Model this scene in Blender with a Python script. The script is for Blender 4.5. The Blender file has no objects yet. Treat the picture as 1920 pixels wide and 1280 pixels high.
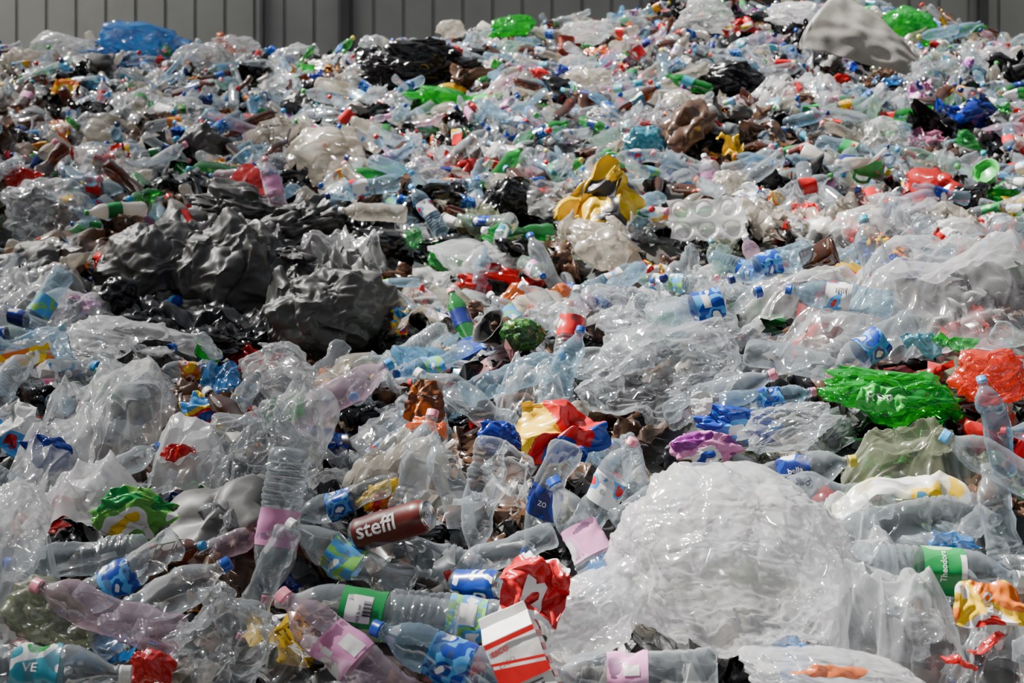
import bpy, math, random, bmesh
import numpy as np
from mathutils import Vector, Matrix, noise
random.seed(11)
R=random.random
def U(a,b): return a+(b-a)*random.random()
CH=random.choice
CZ=1.75; FP=2667.0
COL=bpy.context.scene.collection
nz=noise.noise

# ------------------------------------------------------------ terrain
FX=[-2.4,-1.65,-1.14,-.79,-.45,-.10,.24,.76,1.28,1.65,2.4]
FZ=[-.04,-.05,-.09,-.14,-.09,-.01,.08,.20,.26,.29,.32]
BX=[-7,-4.8,-3.4,-1.8,-.9,-.55,.7,1.7,2.7,3.7,4.8,7]
BZ=[2.55,2.66,2.66,2.62,2.68,2.80,2.88,3.06,3.12,3.00,2.64,2.3]
def sm(a,b,t):
    t=max(0,min(1,(t-a)/(b-a))); return t*t*(3-2*t)
def H(x,y):
    zf=float(np.interp(x,FX,FZ))
    if y<2.7: f=-.68-(2.7-y)*.55
    elif y<4.6: f=-.68+(zf+.68)*(y-2.7)/1.9
    else: f=zf
    zb=float(np.interp(x,BX,BZ))
    yy=min(y,13.3)
    b=.06+(zb-.06)*(yy-6.0)/7.3
    if y>13.3: b-= (y-13.3)*.7
    w=sm(4.6,5.7,y)
    z=f*(1-w)+b*w
    v=math.exp(-((x+1.0)/.85)**2-((y-5.4)/.5)**2)*.30
    v+=math.exp(-((x+.0)/1.3)**2-((y-6.7)/.38)**2)*.26
    v+=math.exp(-((x+2.6)/.9)**2-((y-7.6)/.4)**2)*.20
    v+=math.exp(-((x-1.9)/1.3)**2-((y-8.6)/.4)**2)*.16
    a=.06+.13*sm(5.5,8,y)*(1-.45*sm(11.5,13.3,y))
    z+=a*nz(Vector((x*1.5,y*1.5,3.3)))+.6*a*nz(Vector((x*4.2,y*4.2,9.1)))-v
    return max(z+CZ,.0)
def N(x,y):
    e=.12
    return Vector((-(H(x+e,y)-H(x-e,y))/(2*e),-(H(x,y+e)-H(x,y-e))/(2*e),1)).normalized()
def hit(px,py):
    tx=(px-960)/FP; tz=(640-py)/FP
    d=2.1
    while d<13.2:
        if tz*d+CZ<=H(tx*d,d)+.03: return d
        d+=.02
    return 13.1
def ray(px,py,d): return Vector(((px-960)/FP*d,d,(640-py)/FP*d+CZ))

# ------------------------------------------------------------ numpy shape noise
def rg(seed): return np.random.RandomState(int(abs(seed)*977+13)%(2**31-1))
def vn(P,seed,f):
    r=rg(seed); o=0
    for k in range(6):
        n=r.normal(size=3); n/=np.linalg.norm(n)
        o=o+np.sin(P@n*f*r.uniform(.6,1.6)*2.2+r.uniform(0,6.28))
    return o/3.6
def warpP(P,seed,w,f=.9): return P+w*np.stack([vn(P,seed+1.1,f),vn(P,seed+2.3,f),vn(P,seed+3.7,f)],1)
def folds(P,seed,K,f0,f1,warp=.16,aniso=None):
    r=rg(seed+.5)
    Pw=warpP(P,seed,warp)
    o=0
    for k in range(K):
        f=f0*(f1/f0)**(k/(K-1)); n=r.normal(size=3)
        if aniso is not None: n=n*aniso
        n/=np.linalg.norm(n)
        t=Pw@n*f+r.uniform(0,1)
        tri=4*np.abs(t-np.floor(t)-.5)-1
        m=np.clip(vn(P,seed+5+k*1.7,f*.7)*1.6+.35,0,1)
        o=o+tri*m/f*r.choice([-1,1])
    return o
def vfolds(P,seed,K,f0,f1,aniso=None): return np.stack([folds(P,seed+i*7.3,K,f0,f1,.2,aniso) for i in range(3)],1)
def creases(P,seed,K,width,warp=.12,ext=1.0,aniso=None):
    r=rg(seed+.9); Pw=warpP(P,seed+20,warp,1.2); o=0
    for k in range(K):
        n=r.normal(size=3)
        if aniso is not None: n=n*aniso
        n/=np.linalg.norm(n)
        q=r.normal(size=3); q/=np.linalg.norm(q); q*=ext*.9
        if aniso is not None: q[2]=0; q[:2]=r.uniform(-1,1,2)*ext
        m=np.exp(-(((P-q)**2).sum(1))/(r.uniform(.2,.6)*ext)**2)
        d=np.abs(Pw@n-q@n)
        o=o+r.choice([-.8,1])*m*np.exp(-d/width*r.uniform(.6,1.5))
    return o

# ------------------------------------------------------------ materials
def base(name):
    m=bpy.data.materials.new(name); m.use_nodes=True
    m.node_tree.nodes.clear(); return m,m.node_tree.nodes,m.node_tree.links
def crinkle(n,l,bs,bstr,bd,fine=False):
    tc=n.new('ShaderNodeTexCoord')
    t=n.new('ShaderNodeTexNoise'); t.noise_type='RIDGED_MULTIFRACTAL'; t.inputs['Scale'].default_value=bs*.8; t.inputs['Detail'].default_value=3 if fine else 1.7
    if fine:
        t.inputs['Gain'].default_value=1.8; t.inputs['Distortion'].default_value=.8
    l.new(tc.outputs['Object'],t.inputs['Vector']); out=t.outputs['Fac']
    b=n.new('ShaderNodeBump'); b.inputs['Strength'].default_value=bstr; b.inputs['Distance'].default_value=bd
    l.new(out,b.inputs['Height']); return tc,b
def film(name,col,alpha,rough=.14,bs=22,bstr=.6,tint=None,trl=.45,gl=.06,gm=.6,bd=.010,fine=False):
    m,n,l=base(name)
    tc,b=crinkle(n,l,bs,bstr,bd,fine)
    d=n.new('ShaderNodeBsdfDiffuse'); d.inputs['Color'].default_value=(*col,1)
    tr=n.new('ShaderNodeBsdfTranslucent'); tr.inputs['Color'].default_value=(*col,1)
    a=n.new('ShaderNodeMixShader'); a.inputs[0].default_value=trl
    l.new(d.outputs[0],a.inputs[1]); l.new(tr.outputs[0],a.inputs[2])
    l.new(b.outputs[0],d.inputs['Normal']); l.new(b.outputs[0],tr.inputs['Normal'])
    lw=n.new('ShaderNodeLayerWeight'); lw.inputs['Blend'].default_value=.5; l.new(b.outputs[0],lw.inputs['Normal'])
    last=a
    if alpha>0:
        tp=n.new('ShaderNodeBsdfTransparent'); tp.inputs['Color'].default_value=(*(tint or (.95,.96,.97)),1)
        p0=n.new('ShaderNodeMath'); p0.operation='POWER'; p0.inputs[1].default_value=1.8; l.new(lw.outputs['Facing'],p0.inputs[0])
        mm=n.new('ShaderNodeMath'); mm.operation='MULTIPLY_ADD'; mm.use_clamp=True
        mm.inputs[1].default_value=-alpha*.7; mm.inputs[2].default_value=alpha
        l.new(p0.outputs[0],mm.inputs[0])
        c=n.new('ShaderNodeMixShader'); l.new(mm.outputs[0],c.inputs[0])
        l.new(a.outputs[0],c.inputs[1]); l.new(tp.outputs[0],c.inputs[2]); last=c
    p=n.new('ShaderNodeMath'); p.operation='POWER'; p.inputs[1].default_value=2.6; l.new(lw.outputs['Facing'],p.inputs[0])
    q=n.new('ShaderNodeMath'); q.operation='MULTIPLY_ADD'; q.use_clamp=True; q.inputs[1].default_value=gm; q.inputs[2].default_value=gl
    l.new(p.outputs[0],q.inputs[0])
    g=n.new('ShaderNodeBsdfGlossy'); g.inputs['Roughness'].default_value=rough; l.new(b.outputs[0],g.inputs['Normal'])
    e=n.new('ShaderNodeMixShader'); l.new(q.outputs[0],e.inputs[0]); l.new(last.outputs[0],e.inputs[1]); l.new(g.outputs[0],e.inputs[2])
    o=n.new('ShaderNodeOutputMaterial'); l.new(e.outputs[0],o.inputs[0]); return m
def opaque(name,col,rough=.4,bs=30,bstr=.2,metal=0,lo=.72,hi=1.15):
    m,n,l=base(name)
    p=n.new('ShaderNodeBsdfPrincipled'); p.inputs['Roughness'].default_value=rough; p.inputs['Metallic'].default_value=metal
    tc=n.new('ShaderNodeTexCoord'); t=n.new('ShaderNodeTexNoise'); t.inputs['Scale'].default_value=bs; t.inputs['Detail'].default_value=3
    l.new(tc.outputs['Object'],t.inputs['Vector'])
    b=n.new('ShaderNodeBump'); b.inputs['Strength'].default_value=bstr; b.inputs['Distance'].default_value=.01
    l.new(t.outputs['Fac'],b.inputs['Height']); l.new(b.outputs[0],p.inputs['Normal'])
    r=n.new('ShaderNodeMixRGB'); r.inputs[1].default_value=(*[c*lo for c in col],1); r.inputs[2].default_value=(*[min(1,c*hi) for c in col],1)
    l.new(t.outputs['Fac'],r.inputs[0]); l.new(r.outputs[0],p.inputs['Base Color'])
    o=n.new('ShaderNodeOutputMaterial'); l.new(p.outputs[0],o.inputs[0]); return m
def printed(name,cols,scale=14,rough=.25,bstr=.45,metal=0):
    m,n,l=base(name)
    p=n.new('ShaderNodeBsdfPrincipled'); p.inputs['Roughness'].default_value=rough; p.inputs['Metallic'].default_value=metal
    tc,b=crinkle(n,l,24,bstr,.007)
    t=n.new('ShaderNodeTexNoise'); t.inputs['Scale'].default_value=scale; t.inputs['Detail'].default_value=1.5
    l.new(tc.outputs['Object'],t.inputs['Vector'])
    cr=n.new('ShaderNodeValToRGB'); cr.color_ramp.interpolation='CONSTANT'
    pos=[0,.47,.56,.64][:len(cols)]
    for i,c in enumerate(cols):
        if i<2: el=cr.color_ramp.elements[i]; el.position=pos[i]
        else: el=cr.color_ramp.elements.new(pos[i])
        el.color=(*c,1)
    l.new(t.outputs['Fac'],cr.inputs[0]); l.new(cr.outputs[0],p.inputs['Base Color'])
    l.new(b.outputs[0],p.inputs['Normal'])
    o=n.new('ShaderNodeOutputMaterial'); l.new(p.outputs[0],o.inputs[0]); return m
W=(.80,.80,.79); RED=(.60,.012,.015); BLU=(.01,.05,.36); GRN=(.01,.28,.05); YEL=(.88,.55,.008); PNK=(.72,.25,.5); ORG=(.8,.18,.015)
LBL=(.08,.33,.7); BLK=(.012,.012,.014); BRN=(.13,.045,.02); TEA=(.04,.28,.38)
FM={
'clear':film('clear_film',(.58,.61,.63),.87,.12),
'white':film('white_film',(.86,.86,.87),.42,.2,bs=18,bstr=.6),
'bag':film('white_bag_film',(.88,.88,.89),.60,.13,bs=13,bstr=.8,trl=.6,gl=.06,fine=True,bd=.012),
'haze':film('hazy_film',(.78,.79,.80),.76,.12,fine=True,bstr=.65,bs=18),
'cream':film('cream_film',(.62,.56,.47),.50,.22),
'grey':film('grey_film',(.075,.073,.069),0,.46,bs=10,bstr=.45,trl=.12,gl=.07,gm=.25,fine=True),
'black':film('black_film',(.007,.007,.008),0,.22,bs=12,bstr=.6,trl=.05,gl=.05),
'blue':film('blue_film',(.02,.25,.68),.40,.18,fine=True),
'deepblue':film('deep_blue_film',(.01,.04,.36),.0,.2),
'green':film('green_film',(.01,.42,.05),.66,.11,tint=(.2,.85,.3),fine=True,bstr=.9),
'red':film('red_film',(.60,.012,.012),.0,.2),
'orangered':film('orange_red_film',(.75,.07,.03),.5,.15,tint=(1,.4,.3),fine=True,bstr=.8),
'yellow':film('yellow_film',(.85,.56,.005),.0,.22),
'pink':film('pink_film',(.75,.25,.45),.45,.2,tint=(1,.7,.85)),
'orange':film('orange_film',(.85,.18,.02),.1,.22),
'teal':film('teal_film',(.05,.30,.40),.15,.2),
'rose':film('pale_red_film',(.7,.3,.3),.65,.18,fine=True),
'brown':film('brown_film',(.15,.075,.04),.1,.25),
'olive':film('olive_film',(.25,.28,.17),.6,.2),
}
def pet(n,c,t,a=.90): return film(n,c,a,.05,bs=20,bstr=.3,tint=t,trl=.5,gl=.10,gm=.9,bd=.006)
PM={
'clear':pet('pet_clear',(.54,.60,.64),(.93,.96,.975)),
'blue':pet('pet_pale_blue',(.36,.54,.68),(.79,.91,.97)),
'haze':pet('pet_dusty',(.58,.54,.47),(.9,.88,.83),.70),
'sky':pet('pet_light_blue',(.16,.40,.62),(.55,.80,.94),.80),
'pink':pet('pet_rose',(.76,.54,.65),(.98,.89,.94),.88),
'green':pet('pet_green',(.01,.32,.05),(.12,.7,.2),.6),
'aqua':pet('pet_green_tinted',(.4,.56,.5),(.82,.94,.88)),
'brown':pet('pet_brown',(.11,.035,.01),(.5,.22,.08),.5),
'milk':film('milky_plastic',(.76,.73,.68),.05,.3,bs=16,bstr=.2),
}
CAPM={k:opaque('cap_'+k,c,.3,40,.05) for k,c in dict(blue=(.01,.07,.4),light_blue=(.05,.33,.7),pink=(.85,.28,.38),red=RED,white=W,green=(.06,.42,.08),yellow=(.85,.7,.06),navy=(.008,.015,.13),teal=(.03,.33,.44),orange=ORG).items()}
LM={
'pink':printed('label_pink',[(.74,.3,.55),(.74,.3,.55),(.78,.42,.65),W],9),
'green':printed('label_green',[(.01,.25,.06),(.01,.25,.06),(.02,.30,.08),(.4,.6,.3)],8),
'blue':printed('label_blue',[BLU,LBL,BLU,W],22),
'bluegreen':printed('label_blue_and_green',[LBL,(.2,.5,.1),LBL,W],18),
'red':printed('label_red',[RED,RED,(.66,.03,.03),W],14),
'white':printed('label_white',[W,W,LBL,RED],18),
'teal':printed('label_teal',[TEA,TEA,W,GRN],14),
'yellow':printed('label_yellow',[YEL,ORG,W,RED],18),
'navy':printed('label_navy',[(.01,.02,.13),(.01,.02,.13),BLU,W],14),
'orange':printed('label_orange',[ORG,YEL,ORG,W],16),
'purple':printed('label_purple',[(.25,.05,.35),PNK,W,BLU],18),
}
WM={
'red':printed('print_red',[RED,RED,W,YEL],9),
'redwhite':printed('print_red_and_white',[W,RED,RED,W],9),
'blue':printed('print_blue',[BLU,BLU,LBL,W],9),
'green':printed('print_green',[GRN,(.12,.4,.06),W,YEL],9),
'yellow':printed('print_yellow',[YEL,YEL,ORG,RED],9),
'yellowwhite':printed('print_yellow_white',[W,(.7,.68,.5),YEL,(.05,.2,.3)],12),
'white':printed('print_white',[W,W,LBL,RED],9),
'orange':printed('print_orange',[ORG,YEL,W,RED],9),
'brown':printed('print_brown',[BRN,BRN,ORG,YEL],14),
'purple':printed('print_purple',[(.25,.03,.25),PNK,W,BLU],9),
'silver':printed('print_silver',[(.45,.45,.45),(.55,.55,.55),W,BLU],9,.2),
'black':printed('print_black',[BLK,BLK,(.25,.25,.25),RED],9),
'multi':printed('print_many_colours',[LBL,YEL,RED,BLU],12),
}
white_m=opaque('white_print',W,.4,30,.02); dark_m=opaque('dark_ink',(.02,.02,.03),.4,30,.02); red_m=opaque('red_print',RED,.3,30,.02)
blue_m=opaque('blue_print',BLU,.3,20,.2); yellow_m=opaque('yellow_print',YEL,.3,20,.2)
alu=opaque('bare_aluminium',(.62,.6,.56),.25,40,.15,1)
whitep=opaque('white_plastic',(.78,.78,.77),.35,18,.1)
greyp=opaque('weathered_grey_plastic',(.40,.38,.34),.5,6,.3,0,.25,1.35)

# ------------------------------------------------------------ mesh tools
def mk(name,V,F,mats,mi=None,smooth=True):
    me=bpy.data.meshes.new(name); me.from_pydata([tuple(map(float,v)) for v in V],[],[tuple(map(int,f)) for f in F])
    for m in mats: me.materials.append(m)
    if mi is not None: me.polygons.foreach_set('material_index',mi)
    me.polygons.foreach_set('use_smooth',[smooth]*len(me.polygons)); me.update(); return me
def lathe(prof,seg=28,sq=None,petal=0):
    V=[];F=[]
    for z,r in prof:
        for i in range(seg):
            a=2*math.pi*i/seg; k=1
            if sq: k=(abs(math.cos(a))**sq+abs(math.sin(a))**sq)**(-1/sq)
            if petal and z<-.146: k*=1+.12*math.cos(5*a)
            V.append((r*k*math.cos(a),r*k*math.sin(a),z))
    for j in range(len(prof)-1):
        for i in range(seg):
            a=j*seg+i;b=j*seg+(i+1)%seg; F.append((a,b,b+seg,a+seg))
    return V,F
def textgeo(s,size):
    cu=bpy.data.curves.new('t','FONT'); cu.body=s; cu.size=size; cu.align_x='CENTER'; cu.align_y='CENTER'; cu.resolution_u=2
    cu.offset=size*.015
    ob=bpy.data.objects.new('t',cu); COL.objects.link(ob)
    dg=bpy.context.evaluated_depsgraph_get(); dg.update()
    me=bpy.data.meshes.new_from_object(ob.evaluated_get(dg))
    bm=bmesh.new(); bm.from_mesh(me); bmesh.ops.triangulate(bm,faces=bm.faces[:])
    for _ in range(3):
        es=[e for e in bm.edges if e.calc_length()>size*.16]
        if not es: break
        bmesh.ops.subdivide_edges(bm,edges=es,cuts=1); bmesh.ops.triangulate(bm,faces=bm.faces[:])
    bm.verts.index_update()
    V=[tuple(v.co) for v in bm.verts];F=[tuple(v.index for v in p.verts) for p in bm.faces]; bm.free()
    bpy.data.objects.remove(ob); bpy.data.curves.remove(cu); bpy.data.meshes.remove(me); return V,F
def rectgeo(w,h,cx=0,cy=0,n=10):
    V=[(cx-w/2+w*i/n,cy-h/2+h*j/8,0) for j in range(9) for i in range(n+1)]
    F=[(j*(n+1)+i,j*(n+1)+i+1,(j+1)*(n+1)+i+1,(j+1)*(n+1)+i) for j in range(8) for i in range(n)]
    return V,F
def wrap(V,mode,phi,z0,r):
    out=[]
    for v in V:
        x,y=v[0],v[1]
        if mode==0: z=x; s=-y
        elif mode==1: z=-x; s=y
        elif mode==2: z=y; s=x
        else: z=-y; s=-x
        a=phi+s/r; out.append((r*math.cos(a),r*math.sin(a),z0+z))
    return out
def deform(V,seed,crush,bend,zt=.11,zl=.22):
    P=np.array(V,float); x,y,z=P[:,0].copy(),P[:,1].copy(),P[:,2].copy()
    t=np.clip((zt-z)/(zl*.35),0,1)
    r0=np.hypot(x,y)+1e-6
    D=np.stack([x/r0*.45,y/r0*.45,z*11],1)
    k=1-t*crush*(.28*np.abs(vn(D,seed,.9))+.24*np.abs(folds(D,seed,8,.6,2.6,.1)))
    tt=np.maximum(0,(zt-z)/zl)
    Z=np.stack([z*0+seed,z*0+3.1,z*11],1)
    fl=1-crush*.66*t*np.clip(.75+.6*vn(Z,seed+2,.5),.1,1.3)
    X=x*k*fl; Y=y*k*(1+crush*.25*t)
    X+=bend*tt*tt*.07+t*crush*.018*vn(Z,seed+4,.8)
    Y+=t*crush*.020*vn(Z,seed+6,.7)
    return [tuple(q) for q in np.stack([X,Y,z],1)]
def bprof(style):
    L=[(-.159,.001),(-.16,.022),(-.157,.034),(-.148,.041),(-.138,.0445)]
    if style==0:
        z=-.13
        while z<-.045: L+=[(z,.0445),(z+.006,.0445),(z+.009,.0412),(z+.012,.0445)]; z+=.015
        L+=[(-.036,.0445),(-.032,.0432),(-.01,.0432),(.015,.0432),(.046,.0432),(.05,.0447)]
        L+=[(.062,.0445),(.066,.0428),(.07,.0436),(.078,.042),(.094,.036),(.11,.0275),(.122,.0195),(.131,.015)]
    elif style==1:
        L+=[(-.125,.0445),(-.118,.0422),(-.11,.044),(-.1,.0422),(-.09,.043),(-.078,.0415),(-.065,.0435),(-.057,.0418),(-.05,.044),(-.035,.0445),(-.032,.0432),(-.01,.0432),(.015,.0432),(.046,.0432),(.05,.0447),(.056,.043),(.06,.0447),(.07,.044),(.076,.042),(.08,.043),(.09,.039),(.096,.0365),(.1,.0365),(.112,.028),(.124,.019),(.131,.0148)]
    else:
        L+=[(-.12,.0445),(-.1,.041),(-.085,.038),(-.07,.040),(-.05,.0438),(-.036,.0445),(-.032,.0432),(-.01,.0432),(.015,.0432),(.046,.0432),(.05,.0445),(.06,.0435),(.08,.0375),(.1,.029),(.118,.0205),(.131,.0148)]
    L+=[(.139,.0135),(.1405,.0165),(.1435,.0165),(.145,.013),(.16,.013),(.1605,.0108)]
    return L
capprof=[(.1455,.0152),(.1465,.0158),(.150,.0158),(.1505,.0152),(.163,.0152),(.1645,.014),(.165,.001)]
def capgeo(seg=30):
    V,F=lathe(capprof,seg)
    V2=[]
    for i,(x,y,z) in enumerate(V):
        k=1.03 if (i%2 and .151<z<.1635) else 1
        V2.append((x*k,y*k,z))
    return V2,F
def bottle_meshes(style,crush,bend,seed,decals=None,lab='white',seg=28):
    V,F=lathe(bprof(style),seg,petal=1); V=deform(V,seed,crush,bend)
    body=mk('bottle_body',V,F,[PM['clear']])
    V,F=capgeo(); cap=mk('bottle_cap',V,F,[CAPM['blue']])
    prof=[(-.031+.077*i/10,.0446) for i in range(11)]
    V,F=lathe(prof,32); mi=[0]*len(F); o=.0006
    for dkind,a in (decals or []):
        if dkind=='text': s,size,mode,phi,z0,mm=a; TV,TF=textgeo(s,size); o+=.0008
        else: w,h,mode,phi,z0,mm=a; TV,TF=rectgeo(w,h); o+=.0003
        TV=wrap(TV,mode,phi,z0,.0446+o)
        k=len(V); V=list(V)+TV; F=list(F)+[tuple(i+k for i in f) for f in TF]; mi+= [mm]*len(TF)
    V=deform(V,seed,crush,bend)
    label=mk('bottle_label',V,F,[LM[lab],white_m,dark_m],mi)
    return body,cap,label
def ico(sub):
    bm=bmesh.new(); bmesh.ops.create_icosphere(bm,subdivisions=sub,radius=1)
    V=np.array([tuple(v.co) for v in bm.verts]);F=[tuple(v.index for v in f.verts) for f in bm.faces]; bm.free(); return V,F
ICO={k:ico(k) for k in (2,3,4,5,6,7)}
def bag_geo(a,b,c,seed,sub=4,tail=0,crump=1.0,lump=.3,f0=.55,pinch=.10,cr=1.0):
    P,F=ICO[sub]
    f1={3:2.0,4:3.2,5:5.5,6:8,7:12,2:1.5}[sub]
    r=1+lump*vn(P,seed,.75)+crump*.10*folds(P,seed,{3:8,4:11,5:16,6:20,7:22,2:5}[sub],f0,f1,.2)
    if sub>=4: r=r+cr*{4:.04,5:.032,6:.022,7:.015}[sub]*creases(P,seed,{4:22,5:60,6:130,7:210}[sub],{4:.055,5:.03,6:.016,7:.009}[sub])
    g=rg(seed+9)
    for k in range(4):
        n=g.normal(size=3); n/=np.linalg.norm(n); dd=np.clip((P@n-.6)/.4,0,1)
        r=r+pinch*crump*dd**1.3*(1+.4*np.sin(9*vn(P,seed+k,1.3)))
    if sub==7:
        kn=np.array([.62,-.45,-.64]); kn/=np.linalg.norm(kn); c_=np.clip(P@kn,-1,1); th=np.arccos(c_)
        e1=np.cross(kn,[0,0,1]); e1/=np.linalg.norm(e1); e2=np.cross(kn,e1); ph=np.arctan2(P@e2,P@e1)
        r=r+.06*np.exp(-(th/.8)**2)*(np.abs(np.sin(8*ph+2*vn(P,seed+3,.8)))-.5)-.12*np.exp(-(th/.25)**2)
    r=np.clip(r,.35,1.5)
    X=P*r[:,None]
    X=X+(crump*.085+.012*cr)*vfolds(P,seed+31,{3:5,4:7,5:10,6:13,7:14,2:4}[sub],max(.8,f0),f1*1.1)
    if tail:
        t=P[:,2]-.55; ph=np.arctan2(P[:,1],P[:,0])
        s1=np.clip(t/.25,0,1); s2=np.clip((t-.3)/.15,0,1)
        g_=(1-s1*.6+s2*1.2)*(1+.3*np.sin(8*ph+3*vn(P,seed+1,1))*s1)
        up=t>0
        gg=np.where(up,g_,(1+.07*np.sin(13*ph+4*vn(P,seed,.7))*(np.clip(t+.9,0,1))))
        X[:,0]*=gg; X[:,1]*=gg
        X[:,2]+=np.where(up,t*1.3*tail,0)
    return X*np.array([a,b,c]),F
def sheet_fn(w,h,seed,amp):
    m=max(w,h)
    def f(u,v):
        u=np.asarray(u,float);v=np.asarray(v,float)
        P=np.stack([u,v*h/w,u*0],1)
        e=1+.10*vn(P,seed,.7)
        x=u*w*.5*e; y=v*h*.5*e
        z=amp*m*(.30*vn(P,seed+3,.55)+.24*folds(P,seed+1,16,.5,4.5,.2)+.10*creases(P,seed+2,24,.05,.12,1.0,np.array([1,1,.01])))
        rr=np.sqrt(u*u+v*v); z=z-(amp*.5+(.06 if amp>.16 else .0))*m*np.maximum(0,rr-.45)**1.5
        x=x+.24*amp*m*folds(P,seed+7,8,.6,3,.2)
        y=y+.24*amp*m*folds(P,seed+11,8,.6,3,.2)
        return np.stack([x,y,z],1)
    return f
def sheet_geo(w,h,seed,amp=.4,n=24,f=None):
    f=f or sheet_fn(w,h,seed,amp)
    g=np.linspace(-1,1,n+1); uu,vv=np.meshgrid(g,g); u=uu.ravel();v=vv.ravel()
    k=1-.14*(u*v)**2-.05*np.abs(vn(np.stack([u,v,u*0],1),seed,1.8))
    V=f(u*k,v*k)
    F=[(j*(n+1)+i,j*(n+1)+i+1,(j+1)*(n+1)+i+1,(j+1)*(n+1)+i) for j in range(n) for i in range(n)]
    return V,F
def crumple_geo(w,h,t,seed,n=24):
    # thin film crushed in on itself: every point pushed by folds in all three directions
    g=np.linspace(-1,1,n+1); uu,vv=np.meshgrid(g,g); u=uu.ravel();v=vv.ravel()
    P=np.stack([u,v,u*0],1); k=1-.2*(u*v)**2+.1*vn(P,seed,1.5)
    D=vfolds(P*1.25,seed+3,11,.55,3.6 if n<20 else 4.5); 
    X=np.stack([u*k*.8,v*k*.8,.35*vn(P,seed+5,.6)-.25*np.maximum(0,np.hypot(u,v)-.5)],1)+.26*D*np.array([1,1,1.25])
    F=[(j*(n+1)+i,j*(n+1)+i+1,(j+1)*(n+1)+i+1,(j+1)*(n+1)+i) for j in range(n) for i in range(n)]
    return X*np.array([w,h,t]),F
def can_geo(L,seed,crush,decals=None,seg=32):
    r=.033
    P=[(-L/2+.004,.001),(-L/2+.004,.020),(-L/2,.024),(-L/2+.004,.028),(-L/2+.012,r)]
    P+=[(-L/2+.012+(L-.028)*i/14,r) for i in range(1,15)]
    P+=[(L/2-.006,.0285),(L/2-.001,.027)]
    V,F=lathe(P,seg); mi=[0]*len(F); o=.0009
    for i in range(4*seg): mi[i]=1
    for i in range(len(F)-seg*1,len(F)): mi[i]=1
    for dk,a in (decals or []):
        s,size,mode,phi,z0,mm=a; TV,TF=textgeo(s,size); TV=wrap(TV,mode,phi,z0,r+o)
        k=len(V); V=list(V)+TV; F=list(F)+[tuple(i+k for i in f) for f in TF]; mi+=[mm]*len(TF)
    V=deform(V,seed,crush,0,L*.38,L)
    LV,LF=lathe([(L/2-.002,.0275),(L/2+.001,.0275),(L/2,.0262),(L/2-.005,.0235),(L/2-.004,.012),(L/2-.004,.001)],seg)
    tv=[];tf=[]
    for i in range(16):
        a=2*math.pi*i/16
        for rr in (.005,.009): 
            for zz in (-.003,-.0018): tv.append((rr*math.cos(a)*.8+.004,rr*math.sin(a)*.75,L/2+zz))
    for i in range(16):
        k=i*4;j=((i+1)%16)*4
        tf+=[(k,j,j+2,k+2),(k+1,k+3,j+3,j+1),(k+2,j+2,j+3,k+3),(k,k+1,j+1,j)]
    return (V,F,mi),(LV,LF),(tv,tf)
def carton_geo(w,d,h,seed,crush,gable=True):
    n=7; V=[];F=[]
    zs=[-.5+i/9 for i in range(10)]
    def corner(z,k=1,kd=1):
        pts=[]
        for s in range(4):
            for i in range(n):
                t=i/n*2-1
                x,y=[(t,-1),(1,t),(-t,1),(-1,-t)][s]
                pts.append((x*w/2*k,y*d/2*kd,z))
        return pts
    R_=[corner(-.5*h,.02,.02)]+[corner(z*h) for z in zs]
    if gable: R_+=[corner(.5*h+d*.22,.98,.5),corner(.5*h+d*.42,.98,.05),corner(.5*h+d*.42+.018,.98,.045),corner(.5*h+d*.42+.019,.9,.01)]
    else: R_+=[corner(.5*h,.97,.97),corner(.5*h+.001,.02,.02)]
    for r in R_:
        for x,y,z in r:
            p=Vector((x*12+seed,y*12,z*10))
            V.append((x*(1-crush*.5*abs(nz(p)))+crush*.02*nz(p*1.4),y*(1-crush*.8*abs(nz(p+Vector((3,3,3))))),z+crush*.015*nz(p*2)))
    m=4*n
    for j in range(len(R_)-1):
        for i in range(m):
            a=j*m+i;b=j*m+(i+1)%m;F.append((a,b,b+m,a+m))
    return V,F
def cup_geo(h,rb,rt,seed,crush,sq=None,seg=32):
    t=.0015
    P=[(-h/2,.001),(-h/2,rb)]+[(-h/2+h*i/8,rb+(rt-rb)*i/8+(.0012 if i%2 else 0)) for i in range(1,9)]+[(h/2,rt+.004),(h/2+.003,rt+.004),(h/2+.003,rt-.001)]
    P+=[(h/2-h*i/8,rt-t-(rt-rb)*i/8) for i in range(0,8)]+[(-h/2+.003,rb-t),(-h/2+.003,.001)]
    V,F=lathe(P,seg,sq=sq)
    return deform(V,seed,crush,0,h*.9,h*1.4),F
def tube(pts,r,seg=10):
    V=[];F=[]
    for i,p in enumerate(pts):
        a=Vector(pts[max(0,i-1)]);b=Vector(pts[min(len(pts)-1,i+1)]); t=(b-a).normalized()
        s=t.cross(Vector((0,1,0))).normalized(); u=t.cross(s)
        for k in range(seg):
            g=2*math.pi*k/seg; V.append(tuple(Vector(p)+s*r*math.cos(g)+u*r*math.sin(g)))
    for j in range(len(pts)-1):
        for k in range(seg):
            a=j*seg+k;b=j*seg+(k+1)%seg;F.append((a,b,b+seg,a+seg))
    return V,F

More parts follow.
